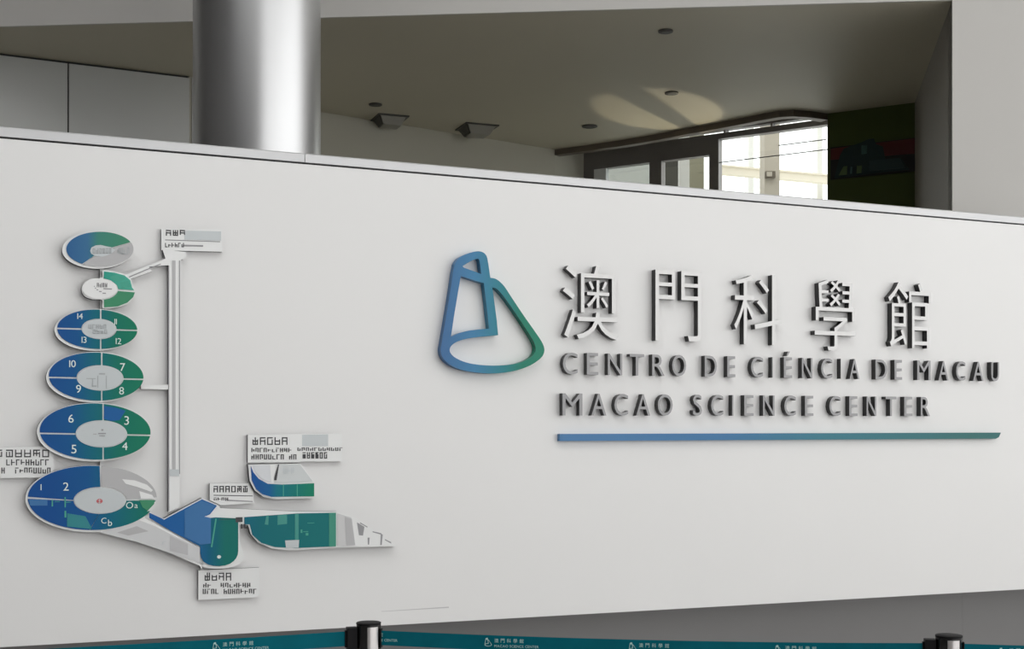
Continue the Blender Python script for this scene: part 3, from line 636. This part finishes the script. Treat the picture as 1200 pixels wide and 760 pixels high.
caption(K4([(250, 614), (497, 603), (497, 712), (478, 724), (250, 734)]), 'caption plate below the entrance hall plan', [(239, 272, 670.5, 680, 4, 3), (237.5, 294, 682.5, 688, 11, 2), (237, 301, 689.5, 695.5, 13, 2)])

# ------------------------------------------------------------------ logo and underline
K6 = crop(4.75, 500, 280)
lo = catmull(K6([(156, 140), (180, 105), (230, 80), (280, 68), (312, 73), (332, 92), (341, 125), (354, 215)]), 5, False) + \
     catmull(K6([(355, 215), (390, 224), (430, 260), (470, 320), (540, 425), (600, 510), (640, 570), (655, 610), (648, 645), (620, 675), (565, 708), (480, 735), (380, 747), (280, 742), (190, 725), (125, 695), (90, 660), (78, 620), (85, 570), (105, 450), (130, 300), (150, 165)]), 4, False)
h1 = K6([(200, 150), (222, 136), (262, 114), (286, 108), (295, 120), (304, 194), (260, 178), (205, 158)])
h2 = K6([(190, 205), (260, 228), (318, 245), (330, 340), (347, 498), (290, 502), (235, 509), (180, 523), (135, 544), (152, 430), (172, 310)])
h3 = K6([(398, 534), (390, 450), (366, 268)]) + catmull(K6([(366, 268), (392, 278), (430, 320), (480, 390), (540, 480), (590, 560), (606, 603), (598, 638), (565, 668), (500, 692), (400, 703), (300, 700), (220, 686), (160, 660), (132, 632), (130, 606), (150, 582), (190, 563), (260, 548), (398, 535)]), 4, False)[1:-2]
LT = .045
p = Plate('wall_emblem', [lo, h1, h2, h3], LT, grad('emblem_gradient', [(0, hexl('3d6c9c')), (.3, hexl('3d7ea8')), (.55, hexl('2b8090')), (.8, hexl('137c66')), (1, hexl('1c8066'))], .27, .3), 'raised blue to green truncated cone emblem left of the lettering', 'emblem', body='outline', edge=False)
ul_ = [(656, 508.2), (1173, 506.6), (1170.5, 512), (1167, 513.8), (656, 516.5)]
p = Plate('sign_underline', [ul_], .03, grad('underline_gradient', [(0, hexl('4a7cab')), (.3, hexl('3f76a4')), (.55, hexl('357a8c')), (1, hexl('2c6c6a'))], 1.29, .35), 'long thin blue to teal bar under the lettering', 'bar', body='bar', edge=False)

# ------------------------------------------------------------------ queue barriers
def logo_loops(s):
    xs = [q[0] for q in lo]; ys = [q[1] for q in lo]; x0, y1, k = min(xs), max(ys), s / (max(ys) - min(ys))
    return [[((x - x0) * k, (y1 - y) * k) for x, y in q] for q in (lo[::3], h2, h3[::3])]
ZP = 1.0
def stanchion(pos, label):
    t = tag(empty('queue_post', Matrix.Translation((pos[0], pos[1], 0))), label, 'queue post', 'belt barrier posts')
    linked('base', smooth_by(mesh(*revolve([(.17, 0), (.17, .012), (.15, .022), (.05, .03), (.035, .05)], 48))), M_CLIP, t)
    linked('pole', smooth_by(mesh(*revolve([(.031, .04), (.031, .86)], 40))), M_CHROME, t)
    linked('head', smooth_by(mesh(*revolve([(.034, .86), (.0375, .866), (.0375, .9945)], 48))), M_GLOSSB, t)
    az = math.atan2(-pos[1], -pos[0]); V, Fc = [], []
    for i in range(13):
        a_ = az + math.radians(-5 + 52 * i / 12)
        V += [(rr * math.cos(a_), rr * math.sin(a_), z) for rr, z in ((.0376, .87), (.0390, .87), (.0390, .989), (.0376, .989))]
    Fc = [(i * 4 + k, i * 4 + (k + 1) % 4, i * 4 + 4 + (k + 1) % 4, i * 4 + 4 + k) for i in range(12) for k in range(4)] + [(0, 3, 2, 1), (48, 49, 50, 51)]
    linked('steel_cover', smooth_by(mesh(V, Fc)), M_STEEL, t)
    linked('cap', smooth_by(mesh(*revolve([(.0375, .9948), (.0382, .996), (.0382, .999), (.0365, 1.0)], 48))), M_CLIP, t)
    return t
def pd(px, py): d = (1.6 - ZP) * F / (py - HY); return Vector(((px - CX) / F * d, d))
S1, S2 = pd(432, 728.5), pd(1112, 743.5)
S0 = S1 + (Vector((-1.315, 3.654)) - Vector((-.442, 3.947))).normalized() * 2.0
S3 = S2 + Vector((1.9, -.13))
def belt(post_, a, b, sag, prints):
    d = (b - a); L = d.length; d = d / L; fr = Frame(a, d); n0, n1 = .040, L - .062
    zt = lambda u: .975 - sag * 4 * ((u - n0) / (n1 - n0)) * (1 - (u - n0) / (n1 - n0))
    H = .045; N = 40; V, Fc = [], []
    for i in range(N + 1):
        u = n0 + (n1 - n0) * i / N; z = zt(u)
        V += [(u, z, .001), (u, z - H, .001), (u, z - H, -.001), (u, z, -.001)]
    Fc = [(i * 4 + k, i * 4 + (k + 1) % 4, i * 4 + 4 + (k + 1) % 4, i * 4 + 4 + k) for i in range(N) for k in range(4)] + [(0, 3, 2, 1), (4 * N, 4 * N + 1, 4 * N + 2, 4 * N + 3)]
    piv = fr.mw(); loc = post_.matrix_world.inverted() @ piv
    def add(name, vf, m, par=None):
        o = linked(name, mesh(*vf), m, par or post_)
        if par is None: o.matrix_basis = loc
        return o
    bo = add('belt', (V, Fc), M_BELT)
    zc = zt(n1)
    add('end_clip', merge([box(L - .068, L - .0385, zc - .054, zc + .012, -.014, .014), box(L - .074, L - .066, zc - .048, zc + .004, -.005, .005)]), M_CLIP, bo)
    add('belt_outlet', box(.0385, .041, zt(n0) - .052, zt(n0) + .006, -.012, .012), M_CLIP, bo)
    for px, wpx in prints:
        u = fr.uv(px, 750)[0]; z = zt(u); k = 1.0
        ms = [text_at('澳門科學館', u + .030, z - .022, .0125, .0013, .0018, gap=.55), text_at('MACAO SCIENCE CENTER', u + .030, z - .036, .0075, .0013, .0018, gap=.18)]
        ms.append((lambda vf: ([(x + u, y + z - .034, q) for x, y, q in vf[0]], vf[1]))(flat_mesh(logo_loops(.026), .0013, .0018)))
        V, Fc = merge(ms)
        add('belt_print', (V, Fc), M_BELTP, bo)
bpy.context.view_layer.update()
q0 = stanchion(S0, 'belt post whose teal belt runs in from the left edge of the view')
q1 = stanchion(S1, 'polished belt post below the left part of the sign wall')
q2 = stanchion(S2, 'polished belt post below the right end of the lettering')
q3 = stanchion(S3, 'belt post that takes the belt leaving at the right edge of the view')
bpy.context.view_layer.update()
belt(q0, S0, S1, .006, [(60, 0), (249, 0)])
belt(q1, S1, S2, .010, [(404.5, 0), (568, 0), (737, 0), (908, 0)])
belt(q2, S2, S3, .010, [(1170, 0), (1340, 0)])
